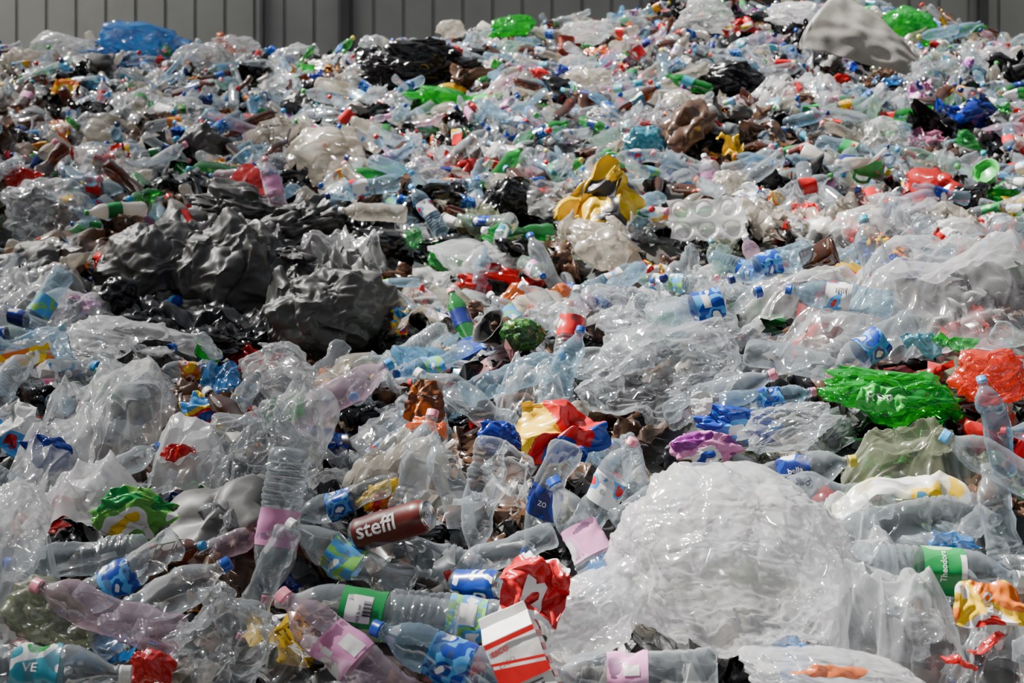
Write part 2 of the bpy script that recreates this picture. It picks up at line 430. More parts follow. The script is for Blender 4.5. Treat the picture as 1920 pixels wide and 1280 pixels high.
# ------------------------------------------------------------ object helpers
def setm(ob,m,i=0):
    ob.material_slots[i].link='OBJECT'; ob.material_slots[i].material=m
def obj(name,me,M=None,parent=None,label=None,cat=None,group=None,mat=None,kind=None):
    o=bpy.data.objects.new(name,me); COL.objects.link(o)
    if parent: o.parent=parent
    if M is not None: o.matrix_world=M
    if mat: setm(o,mat)
    if label:
        if parent is None and len(label.split())<5: label+=' in the waste heap'
        o['label']=label
    if cat: o['category']=cat
    if group: o['group']=group
    if kind: o['kind']=kind
    return o
def frame(pos,zdir,xhint,scale=1.0):
    z=zdir.normalized(); x=(xhint-z*xhint.dot(z)).normalized(); y=z.cross(x)
    M=Matrix((x,y,z)).transposed().to_4x4()
    return Matrix.Translation(pos)@M@Matrix.Scale(scale,4)
EX=[]
def clear(x,y,r=None):
    for a,b,c in EX:
        if ((x-a)/(c+.04))**2+((y-b)/(1.3*c+.16 if y<b else c))**2<1: return False
    return True

# ------------------------------------------------------------ setting
def wall():
    V=[];x=-14; prof=[]
    while x<14:
        prof+=[(x,0),(x+.30,0),(x+.31,.035),(x+.335,.035),(x+.345,0)]; x+=.345
    for z in (0,9): V+=[(a,16.5+b,z) for a,b in prof]
    n=len(prof); F=[(i,i+1,n+i+1,n+i) for i in range(n-1)]
    m=opaque('painted_steel_cladding',(.37,.38,.36),.55,2,.03)
    obj('wall_back',mk('wall_back',V,F,[m],smooth=False),label='grey ribbed steel cladding wall behind the heap',kind='structure')
    for i,(px,w,c) in enumerate([(645,.16,.08),(1238,.16,.07),(488,.05,.14),(1850,.1,.10)]):
        X=(px-960)/FP*16.3
        V=[(X+a*w/2,b,z) for z in (0,9) for a,b in ((-1,16.48),(-1,16.38),(-.6,16.36),(.6,16.36),(1,16.38),(1,16.48))]
        F=[(k,k+1,k+7,k+6) for k in range(5)]
        obj('trim_%d'%(i+1),mk('trim',V,F,[opaque('dark_steel_post_%d'%i,(c,c,c),.5,4,.03)],smooth=False),label='dark steel post on the cladding wall',kind='structure')
    V=[]
    xs=np.linspace((1250-960)/FP*16.4,(1500-960)/FP*16.4,15)
    for j,x in enumerate(xs):
        for z in (0,6.2): V.append((x,16.42+(.03 if j%2 else 0),z))
    F=[(2*i,2*i+2,2*i+3,2*i+1) for i in range(len(xs)-1)]
    obj('door_1',mk('door_1',V,F,[opaque('dark_door',(.07,.07,.072),.6,4,.03)],smooth=False),label='dark ribbed sliding door in the cladding wall',kind='structure')
    m=opaque('concrete_floor',(.28,.27,.25),.85,3,.3)
    obj('floor',mk('floor',[(-16,-4,0),(16,-4,0),(16,17,0),(-16,17,0)],[(0,1,2,3)],[m]),label='grey concrete yard floor',kind='structure')
    m,n,l=base('added_roof_sheet'); tp=n.new('ShaderNodeBsdfTransparent'); tp.inputs[0].default_value=(.95,.95,.95,1)
    df=n.new('ShaderNodeBsdfTranslucent'); df.inputs[0].default_value=(.4,.4,.4,1); mx=n.new('ShaderNodeMixShader'); mx.inputs[0].default_value=.70
    l.new(df.outputs[0],mx.inputs[2]); l.new(tp.outputs[0],mx.inputs[1]); o=n.new('ShaderNodeOutputMaterial'); l.new(mx.outputs[0],o.inputs[0])
    V=[];xs=np.linspace(-13,-4.9,90)
    for y in (1,16.3):
        for j,x in enumerate(xs): V.append((x,y,8.2+.05*(j%2)))
    F=[(i,i+1,91+i,90+i) for i in range(89)]
    obj('added_shade_roof',mk('added_shade_roof',V,F,[m],smooth=False),label='unseen corrugated translucent roof sheet added to shade the left side',kind='structure')  # out of view, added only to shade the left of the heap
wall()
m,n,l=base('heap_core')
p=n.new('ShaderNodeBsdfPrincipled'); p.inputs['Roughness'].default_value=.6
tc=n.new('ShaderNodeTexCoord'); vo=n.new('ShaderNodeTexVoronoi'); vo.inputs['Scale'].default_value=14
no=n.new('ShaderNodeTexNoise'); no.inputs['Scale'].default_value=9; no.inputs['Detail'].default_value=3
l.new(tc.outputs['Object'],vo.inputs['Vector']); l.new(tc.outputs['Object'],no.inputs['Vector'])
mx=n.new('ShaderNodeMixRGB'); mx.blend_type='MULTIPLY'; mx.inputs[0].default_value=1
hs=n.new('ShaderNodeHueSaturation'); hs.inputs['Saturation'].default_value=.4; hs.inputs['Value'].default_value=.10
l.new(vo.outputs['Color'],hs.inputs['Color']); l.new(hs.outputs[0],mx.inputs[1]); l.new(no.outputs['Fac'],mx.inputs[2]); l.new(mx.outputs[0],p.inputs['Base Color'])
o=n.new('ShaderNodeOutputMaterial'); l.new(p.outputs[0],o.inputs[0])
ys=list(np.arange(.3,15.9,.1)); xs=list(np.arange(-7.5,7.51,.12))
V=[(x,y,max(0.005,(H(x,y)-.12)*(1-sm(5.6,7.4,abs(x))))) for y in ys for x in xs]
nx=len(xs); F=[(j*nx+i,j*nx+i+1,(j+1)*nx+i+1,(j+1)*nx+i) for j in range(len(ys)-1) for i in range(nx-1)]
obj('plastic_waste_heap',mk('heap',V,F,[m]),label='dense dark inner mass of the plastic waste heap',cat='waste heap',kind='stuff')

# ------------------------------------------------------------ hero bottles
UPV=Vector((0,-1,.45))
G1='bottles lying in the waste heap'
def hero_bottle(px,py,ang,dep=0,s=1,style=0,crush=.35,bend=0,tint='clear',lab='white',cap='blue',decals=None,desc='',fwd=.08):
    d=hit(px,py)-fwd; pos=ray(px,py,d); a=math.radians(ang)
    zd=Vector((math.cos(a),dep,math.sin(a)))
    M=frame(pos,zd,UPV,s)
    bm_,cm_,lm_=bottle_meshes(style,crush,bend,U(0,50),decals=decals,lab=lab or 'white',seg=44)
    o=obj('plastic_bottle',bm_,M,label=desc,cat='bottle',group=G1,mat=PM[tint])
    if cap: obj('bottle_cap',cm_,M,o,mat=CAPM[cap],label=cap.replace('_',' ')+' screw cap')
    if lab: obj('bottle_label',lm_,M,o,label=lab+' printed label')
    zn=zd.normalized()
    for t in (-.1,0,.09):
        q=pos+zn*t*s; EX.append((q.x,q.y,.075))
    return o
T='text';Q='rect'
alk=[(Q,(.045,.05,0,0,.012,1)),(T,('alk. 10,5 % vol',.0075,2,-.35,.01,2)),(T,('2 l',.010,2,.4,.028,2))]+[(Q,(.0012 if i%3 else .0025,.014,2,-.25+i*.045,-.004,2)) for i in range(12)]
HB=[
(645,1222,140,.2,1.05,1,.45,0,'pink','pink','pink',[(Q,(.04,.03,0,.35,-.005,1)),(Q,(.02,.012,0,-.5,.02,1))],'clear rose bottle with pink label'),
(690,1150,172,.1,1.15,0,.2,0,'clear','green','white',alk,'clear bottle with green and white wine label'),
(868,1158,-8,-.1,1.0,0,.45,0,'clear','bluegreen','green',[(Q,(.035,.05,0,0,.01,1))],'clear ribbed bottle with green cap'),
(527,985,-98,-.2,1.1,0,.3,.2,'clear','pink','pink',[(T,('STILLES',.012,2,0,.02,1))],'clear bottle with pink label standing neck down',.16),
(497,1092,-112,-.2,.8,1,.5,0,'clear',None,'pink',None,'small clear crushed bottle with pink cap'),
(655,1048,152,.2,1.0,2,.6,.3,'clear','bluegreen','white',None,'clear bottle with blue and green label'),
(850,1238,160,.2,1.05,1,.5,0,'blue','blue','blue',None,'pale blue bottle with blue label'),
(1100,1020,118,.3,1.0,0,.55,.2,'clear','pink','blue',None,'crumpled clear bottle with pink label'),
(1185,1262,182,.1,1.0,1,.35,0,'clear','pink','light_blue',[(Q,(.03,.02,0,0,0,1)),(T,('1,5 L',.012,1,.5,.02,1))],'pale blue bottle with pink label'),
(632,738,30,.3,1.15,0,.4,0,'pink',None,'light_blue',None,'clear ribbed bottle with light blue cap',.14),
(1320,573,14,.15,1.1,1,.3,0,'clear','blue','blue',[(Q,(.02,.04,0,0,0,1))],'clear bottle with blue cap and blue label',.18),
(1575,558,170,.2,.95,0,.5,0,'blue','white','blue',[(T,('|||||||',.02,0,0,0,2))],'pale blue bottle with barcode label',.18),
(1640,492,97,.5,1.0,1,.4,0,'clear',None,'teal',None,'clear bottle standing neck up with teal cap',.18),
(1500,680,-12,-.2,.95,2,.5,0,'clear',None,'navy',None,'clear bottle with dark navy cap'),
(1350,745,25,-.3,1.0,0,.5,0,'clear',None,'pink',None,'clear crushed bottle with pink cap'),
(1640,650,210,-.3,1.0,1,.5,0,'clear','blue','pink',None,'clear bottle with pink cap and blue label'),
(1755,1072,-5,.0,1.15,0,.2,0,'clear','green','white',[(T,('Theodora',.016,3,0,.004,1)),(Q,(.05,.010,2,0,.04,1))],'large clear bottle with green label'),
(1885,880,150,.2,1.0,1,.5,0,'clear',None,'light_blue',None,'clear bottle with light blue cap'),
(145,1050,184,.1,1.0,0,.6,0,'clear',None,'blue',None,'clear bottle with blue cap'),
(225,1080,215,-.1,.9,1,.6,0,'clear','blue','blue',None,'clear crushed bottle with blue cap'),
(60,1256,-4,.1,1.1,0,.5,0,'clear','teal','white',[(T,('VE',.022,0,0,0,1))],'clear bottle with teal label'),
(345,418,124,.4,1.2,0,.1,0,'haze','red','red',[(Q,(.02,.06,2,0,-.01,1))],'clear bottle with red cola label',.5),
(512,352,108,.3,1.15,1,.15,0,'pink','pink','pink',None,'rose bottle with pink label standing among grey bags',.5),
(700,398,176,.1,1.1,1,.2,0,'haze',None,'white',None,'dusty cream bottle',.15),
(800,395,122,.3,1.05,0,.3,0,'blue','white','light_blue',None,'pale blue bottle with white label'),
(902,515,82,.4,.9,1,.2,0,'blue',None,None,None,'pale blue upturned bottle'),
(1345,500,100,.4,.9,1,.3,0,'aqua',None,'teal',None,'green-tinted bottle with teal cap'),
(1445,497,200,-.2,.9,0,.4,0,'blue','blue','navy',None,'blue crushed bottle'),
(1150,525,28,.2,1.1,0,.45,0,'blue','white','red',None,'light blue bottle with red cap'),
(1070,618,80,.4,.9,0,.3,0,'clear','red','white',None,'clear bottle with red and white label'),
(672,180,115,.4,1.2,1,.15,0,'haze','yellow','white',None,'bottle with yellow and red label'),
(1332,340,100,.4,1.1,0,.2,0,'pink','pink','white',None,'rose bottle with pink label'),
(905,935,-100,-.2,.9,0,.6,.3,'clear',None,'pink',None,'clear crushed bottle with pink cap'),
(1130,920,60,-.2,.9,1,.6,.2,'clear','white','pink',None,'clear crushed bottle with pink cap'),
(1025,935,-110,.2,.9,2,.6,0,'clear','navy','blue',[(T,('ZO',.018,3,0,.01,1))],'clear bottle with navy label'),
(1480,885,10,.0,1.0,1,.5,0,'clear','navy','yellow',[(T,('bella',.020,0,0,.01,1))],'clear bottle with navy label and yellow cap'),
(940,1040,200,-.2,.8,1,.5,0,'clear',None,'red',None,'clear crushed bottle with red cap'),
(780,885,75,.3,1.0,0,.7,.2,'clear',None,'pink',None,'clear crushed ribbed bottle'),
(845,920,110,.3,.9,1,.6,.2,'clear',None,None,None,'clear crushed bottle without cap'),
(790,1055,160,.1,1.0,0,.8,0,'clear',None,None,None,'flattened clear ribbed bottle'),
(1690,985,185,.1,1.1,0,.7,0,'clear',None,None,None,'flattened clear bottle'),
(1880,990,100,.3,.9,0,.6,0,'clear',None,None,None,'clear ribbed bottle lying in the heap'),
(1865,800,100,.3,.8,1,.6,0,'blue',None,'light_blue',None,'light blue crushed bottle'),
(1440,750,10,.1,.8,1,.7,0,'blue','blue','pink',None,'crushed bottle with blue label'),
(640,940,200,.1,.8,1,.7,0,'clear','blue','blue',None,'crushed bottle with dark blue label'),
(300,1130,30,.1,1.0,0,.6,0,'clear',None,'blue',None,'clear ribbed bottle'),
(200,1150,160,.1,1.0,1,.7,0,'pink',None,'pink',None,'clear rose crushed bottle with pink cap'),
(960,700,20,.2,1.0,1,.7,0,'blue',None,'light_blue',None,'pale blue crushed bottle'),
(1060,700,70,.3,.9,0,.7,0,'blue',None,'blue',None,'light blue crushed ribbed bottle'),
(870,750,150,.2,1.0,2,.7,0,'clear',None,'white',None,'clear crushed bottle'),
(1560,925,170,.1,.9,0,.5,0,'clear',None,'green',None,'clear crushed ribbed bottle'),
(1250,925,30,.1,.9,1,.5,0,'clear',None,None,None,'clear crushed bottle'),
(1790,120,150,.1,1.2,1,.1,0,'milk',None,'white',None,'white opaque plastic bottle'),
(1270,100,60,.2,1.2,1,.1,0,'haze','white','white',None,'milky bottle with white label'),
(1200,100,130,.2,1.2,0,.3,0,'clear','red','white',None,'clear bottle with red label'),
(235,150,-30,.2,1.3,1,.2,0,'clear','teal','white',None,'clear bottle with teal label'),
(590,560,160,.2,1.1,1,.3,0,'clear',None,'blue',None,'clear bottle resting on grey bags',.45),
(400,445,40,.2,1.1,0,.3,0,'clear',None,'white',None,'clear bottle resting on grey bags',.45),
]
for t in HB: hero_bottle(*t)

# ------------------------------------------------------------ hero bags
G2='bags and films in the waste heap'
def hero_bag(px,py,w,h,mat,desc,tail=0,rot=0,crump=1,fwd=.45,dep=.75,sub=None,lump=.3,f0=.55,name='plastic_bag',cat='bag',cr=1.0,exf=None):
    d=hit(px,py); a=w/2/FP*d; c=h/2/FP*d; b=max(a,c)*dep
    d-=b*fwd; pos=ray(px,py,d)
    sub=sub or (6 if w>180 else 5 if w>60 else 4)
    V,F=bag_geo(a*.95,b,c*.95,U(0,40),sub,tail,crump,lump,f0,.10 if crump>.5 else .0,cr)
    me=mk(name,V,F,[WM[mat[2:]] if mat.startswith('w:') else FM[mat]])
    M=Matrix.Translation(pos)@Matrix.Rotation(math.radians(rot),4,'Y')
    obj(name,me,M,label=desc,cat=cat,group=G2)
    EX.append((pos.x,pos.y,a*(exf or (.5 if mat=='grey' else .85))))
B='plastic_bag'
for t in [
(1365,1055,460,355,'bag','large puffed translucent white bag',0,14,.36,.45,.85,7,.08,.9,B,'bag',2.3),
(1105,1155,200,150,'bag','white bag side bulge beside the large bag',0,-25,.45,.30,.75,6,.10,1.0,B,'bag',1.8),
(1560,1268,370,110,'bag','white carrier bag with orange print',0,8,.5,.45,.75,6,.10,1.0,B,'bag',1.8),
(400,1215,180,180,'clear','clear crumpled film bag',.3,10,1.2,.45,.75,6),
(1240,695,310,180,'clear','clear thin film bag full of air',0,-8,.8,.45,.75,6,.14,.9,B,'bag',2),
(1660,450,150,120,'haze','crumpled pale film bag',.3,10,1.1),
(1140,460,140,90,'cream','cream film bag',.2,30,.9),
(225,655,240,120,'bag','knotted crumpled white stretch film bag',0,10,1.0,.45,.75,6,.2,.9,B,'bag',2),
(480,870,220,220,'clear','large clear crumpled film bag',.3,15,1.0,.45,.75,6,.2,.9,B,'bag',2),
(570,800,100,160,'haze','clear film bag twisted upwards',.6,0,1.1),
(520,700,150,100,'haze','crumpled white film bag',.2,0,1.2),
(290,515,180,170,'grey','dull grey refuse bag',0,10,.8,.45,.75,6,.18,.8,B,'bag',1.3),
(430,510,200,190,'grey','dull grey refuse bag with deep folds',0,-8,.8,.45,.75,6,.18,.8,B,'bag',1.3),
(450,400,180,110,'grey','dull grey refuse bag',0,20,1.0,.45,.75,6,.2,.8,B,'bag',1.3),
(565,430,200,100,'grey','dull grey refuse bag',0,-25,1.0,.45,.75,6,.2,.8,B,'bag',1.3),
(620,595,220,170,'grey','dull grey refuse bag with deep folds',0,-10,.8,.45,.75,6,.18,.8,B,'bag',1.3),
(530,550,150,150,'grey','dull grey refuse bag',.1,10,1.0,.45,.75,6,.2,.8,B,'bag',1.3),
(785,138,230,90,'black','shiny black refuse bag',0,5,1.2,.45,.75,6,.25,.7,B,'bag',1.6),
(700,115,70,56,'black','shiny black refuse bag',0,5,1),
(900,108,60,36,'black','shiny black refuse bag',0,15,1),
(1365,155,150,60,'black','black refuse bag',0,5,1),
(960,375,110,90,'black','black refuse bag',0,0,1),
(390,645,140,70,'black','black bag in the dip',0,0,1),
(270,610,130,60,'black','black bag in the dip',0,0,1),
(225,560,80,70,'black','black bag in the dip',0,0,1),
(700,460,90,50,'black','black bag in the dip',0,0,1),
(850,455,110,36,'black','black film bag in the hollow',0,0,1),
(260,88,150,64,'blue','bright blue crumpled bag',0,5,1.6,.3,.75,5,.3,.6,B,'bag',1.5),
(1705,60,100,76,'green','bright green bag beside the grey plastic sheet',0,20,.8,.2),
(835,192,120,34,'green','bright green bag',0,10,1.0),
(835,172,60,30,'yellow','yellow bag',0,-10,1.0),
(955,50,90,34,'green','green film bag',0,-10,1.2),
(1858,712,125,84,'orangered','orange-red carrier bag beside the green bottle',0,-8,1.3,.45,.6,6,.25,.7,B,'bag',1.8),
(80,405,160,130,'clear','clear crumpled bag',0,0,1.2),
(385,285,80,80,'grey','grey crumpled bag',0,0,1.1),
(600,300,120,90,'cream','pale cream bag',0,-10,1.1),
(205,275,90,70,'cream','pale cream bag',0,30,1.1),
(385,125,110,80,'haze','white film bag',0,0,1.1),
(1785,440,120,56,'white','white bag with red print',0,0,1.0),
(1815,370,70,50,'black','thin black bag',0,-30,1.2),
(90,1165,150,110,'olive','dark greenish film bag',0,25,1.2),
(30,1000,120,190,'bag','billowing white translucent bag',0,0,.5,.45,.75,6,.12,1.0,B,'bag',1.8),
(1700,1190,120,100,'clear','clear crumpled film bag',0,0,1.2),
(275,1245,80,60,'red','small red plastic piece under clear film',0,30,1.3),
(1480,800,200,80,'clear','clear film bag',0,-10,1.1),
(800,330,80,60,'clear','clear film bag',0,0,1.2),
(1660,260,100,70,'haze','hazy film bag',0,0,1.1),
(1370,340,70,50,'cream','cream bag',0,0,1.0),
(1100,160,90,60,'cream','cream bag',0,0,1.0),
(530,170,100,50,'haze','hazy bag',0,0,1.1),
(1290,205,80,70,'cream','cream bag',0,0,1.0),
(130,88,100,44,'haze','hazy bag',0,0,1.2),
(840,54,60,34,'cream','cream bag',0,0,1.0),
(430,92,90,46,'haze','hazy bag',0,0,1.2),
(560,115,80,50,'clear','clear bag',0,0,1.1),
(1330,34,110,46,'haze','hazy bag',0,0,1.1),
(1480,30,110,46,'white','pale bag on the crest',0,0,1.2),
(1850,110,90,40,'haze','hazy bag',0,0,1.1),
(1100,60,100,40,'haze','hazy bag',0,0,1.1),
(700,80,50,30,'clear','clear bag',0,0,1.1),
(40,115,80,50,'cream','cream bag',0,0,1.2),
(1205,268,84,66,'teal','crumpled teal plastic packet',0,5,.9,.5,.6,5,.12,.7,'plastic_packet','packaging',2),
(1675,735,250,84,'green','crushed bright green translucent bottle',0,6,1.6,.3,.45,6,.22,.7,'crushed_bottle','bottle',2.4),
(945,825,90,70,'deepblue','crumpled blue packaging piece',0,25,1.2,.5,.4,5,.2,.8),
(1385,797,140,66,'w:blue','bright blue crumpled packet',0,10,1.2,.5,.3,5,.2,.8,B,'bag',1.6),
(390,775,90,70,'w:multi','red and blue printed packet',0,15,1.2,.5,.3,5,.2,.8),
(255,960,150,90,'w:green','green and blue printed wrapper',0,10,1.3,.4,.2,5,.2,.8),
(90,850,90,66,'deepblue','dark blue crumpled packet',0,30,1.2,.5,.3,5,.2,.8),
(710,930,80,46,'w:yellow','yellow and blue printed packet',0,-30,1.2,.5,.3,5,.2,.8),
(1330,843,110,60,'w:purple','pink and grey printed packet',0,0,1.1,.5,.3,5,.2,.8),
]: hero_bag(*t)

def drape(px,py,w,h,mat,desc,ang=0,amp=.05,lift=.07,n=100,maxd=1.2,ex=.6):
    d=hit(px,py); y0=hit(px,py+h/2); y1=min(hit(px,py-h/2),y0+maxd); yc=(y0+y1)/2; hy=max(.1,(y1-y0)/2)
    xc=(px-960)/FP*yc; hw=w/2/FP*yc; sd=U(0,60)
    g=np.linspace(-1,1,n+1); uu,vv=np.meshgrid(g,g); u=uu.ravel();v=vv.ravel()
    P=np.stack([u*hw/.35,v*hy/.35,u*0],1); ext=max(hw,hy)/.35
    k=1-.2*(u*v)**2+.12*vn(P,sd,1.0)+.05*vn(P,sd+1,3)
    ca,sa=math.cos(ang),math.sin(ang)
    an=np.array([abs(sa)*1+.2,abs(ca)*1+.2,0.01])
    fo=folds(P,sd,16,1.0,9,.3,an); D=vfolds(P,sd+40,12,1.0,8,an)
    cr_=creases(P,sd,110,.035,.15,ext,an)
    X=xc+u*k*hw+amp*.45*D[:,0]; Y=yc+v*k*hy+amp*.45*D[:,1]
    edge=np.clip((np.sqrt(u*u+v*v)-.6)/.45,0,1)
    Z=np.array([H(a,b) for a,b in zip(X,Y)])+lift+amp*.8*vn(P,sd+2,.5)+amp*.6*fo+amp*.35*cr_-edge*lift*1.5
    F=[(j*(n+1)+i,j*(n+1)+i+1,(j+1)*(n+1)+i+1,(j+1)*(n+1)+i) for j in range(n) for i in range(n)]
    V=np.stack([X-xc,Y-yc,Z-H(xc,yc)],1)
    obj('film_sheet',mk('film_sheet',V,F,[FM[mat]]),Matrix.Translation((xc,yc,H(xc,yc))),label=desc,cat='film',group=G2)
    if ex:
        for q in (-.6,0,.6): EX.append((xc+q*hw,yc,min(hy,hw)*ex))
for t in [
(1760,545,420,160,'haze','wide hazy stretched film sheet draped over bottles',.1,.04,.10),
(1500,535,260,80,'haze','hazy film sheet draped over bottles',.2,.035,.06),
(1590,610,280,80,'clear','clear film sheet draped flat',.1,.035,.07),
(1600,1060,170,230,'haze','loose translucent white film beside the large bag',1.2,.06,.08),
(1670,1200,190,150,'haze','thin clear film trailing from the large bag',1.2,.06,.08),
(190,790,260,180,'haze','crumpled white stretch film hanging down the slope',1.5,.06,.09),
(110,840,130,150,'haze','clear stretch film hanging down the slope',1.5,.05,.07),
(640,515,190,90,'haze','hazy film draped over grey bags',.6,.06,.18),
(600,510,240,180,'grey','torn dull grey film over the dip',1.3,.08,.15),
(420,470,330,150,'grey','slack dull grey film draped between the bags',.9,.08,.12),
(380,590,330,130,'black','shiny black film added as painted shade in the dip',.8,.05,.03),  # black sheet standing in for deep shade under the grey bags
(740,850,180,90,'cream','creamy translucent film sheet',.3,.05,.07),
(150,925,200,90,'white','white smooth plastic film sheet',.3,.04,.07),
(350,860,130,60,'white','white film sheet folded over',.3,.04,.07),
(1700,850,220,80,'olive','greenish clear film sheet',.2,.04,.07),
(1840,1225,200,110,'clear','clear film sheet with red strips',.9,.06,.08),
(1000,720,160,60,'clear','clear crackling film sheet',.4,.05,.05),
(1100,575,180,50,'clear','clear film sheet on the ridge',.3,.04,.06),
(50,560,180,120,'haze','clear film sheet on the slope',.6,.06,.07),
(60,1120,130,70,'clear','clear film half covering bottles',.5,.05,.10,80,1.2,0),
(300,200,200,60,'haze','hazy film draped on the upper slope',.4,.07,.10,80,1.2,0),
(1500,190,180,60,'haze','hazy film draped on the upper slope',.4,.07,.10,80,1.2,0),
]: drape(*t)

# ------------------------------------------------------------ hero sheets / wrappers
G3='printed packaging in the waste heap'
def hero_sheet(px,py,w,h,mat,desc,tilt=55,yaw=0,roll=0,amp=.3,text=None,name='packaging_wrapper',cat='packaging',fwd=.08,n=40,bands=None):
    d=hit(px,py); W_=w/FP*d; H_=h/FP*d; pos=ray(px,py,d-fwd-max(W_,H_)*.15)
    sd=U(0,50); f=sheet_fn(W_,H_,sd,amp)
    V,F=sheet_geo(W_,H_,sd,amp,n,f); V=list(V); mi=[0]*len(F)
    if bands:
        for k in range(len(F)):
            u=(k%n)/n*2-1+.2*math.sin((k//n)*.16+1); v=(k//n)/n*2-1
            mi[k]=bands(u,v)
    for (s,size,cx,cy,rot,mm) in (text or []):
        TV,TF=textgeo(s,size*W_*2)
        c,sn=math.cos(math.radians(rot)),math.sin(math.radians(rot))
        k=len(V); A=np.array(TV); x=A[:,0]*c-A[:,1]*sn; y=A[:,0]*sn+A[:,1]*c
        q=f(cx+x*2/W_,cy+y*2/H_); q[:,2]+=.003; V+=list(q)
        F=F+[tuple(i+k for i in t) for t in TF]; mi+=[mm]*len(TF)
    M=Matrix.Translation(pos)@Matrix.Rotation(math.radians(yaw),4,'Z')@Matrix.Rotation(math.radians(tilt),4,'X')@Matrix.Rotation(math.radians(roll),4,'Z')
    obj(name,mk(name,V,F,[mat,white_m,dark_m,red_m,blue_m,yellow_m],mi),M,label=desc,cat=cat,group=G3)
    EX.append((pos.x,pos.y,W_*.45))
redsheet=opaque('red_packet_film',RED,.22,9,.5); greensheet=opaque('green_label_film',(.03,.45,.05),.3,12,.2); brownsheet=printed('brown_orange_print',[(.16,.05,.015),(.16,.05,.015),(.5,.13,.01),ORG],16)
def pb(u,v): return 5 if u<-.5 else (4 if (u>.7 or (v<-.65 and u>.1)) else 3)
def cb(u,v): return 1 if (v>.72 or v<-.85) else 3
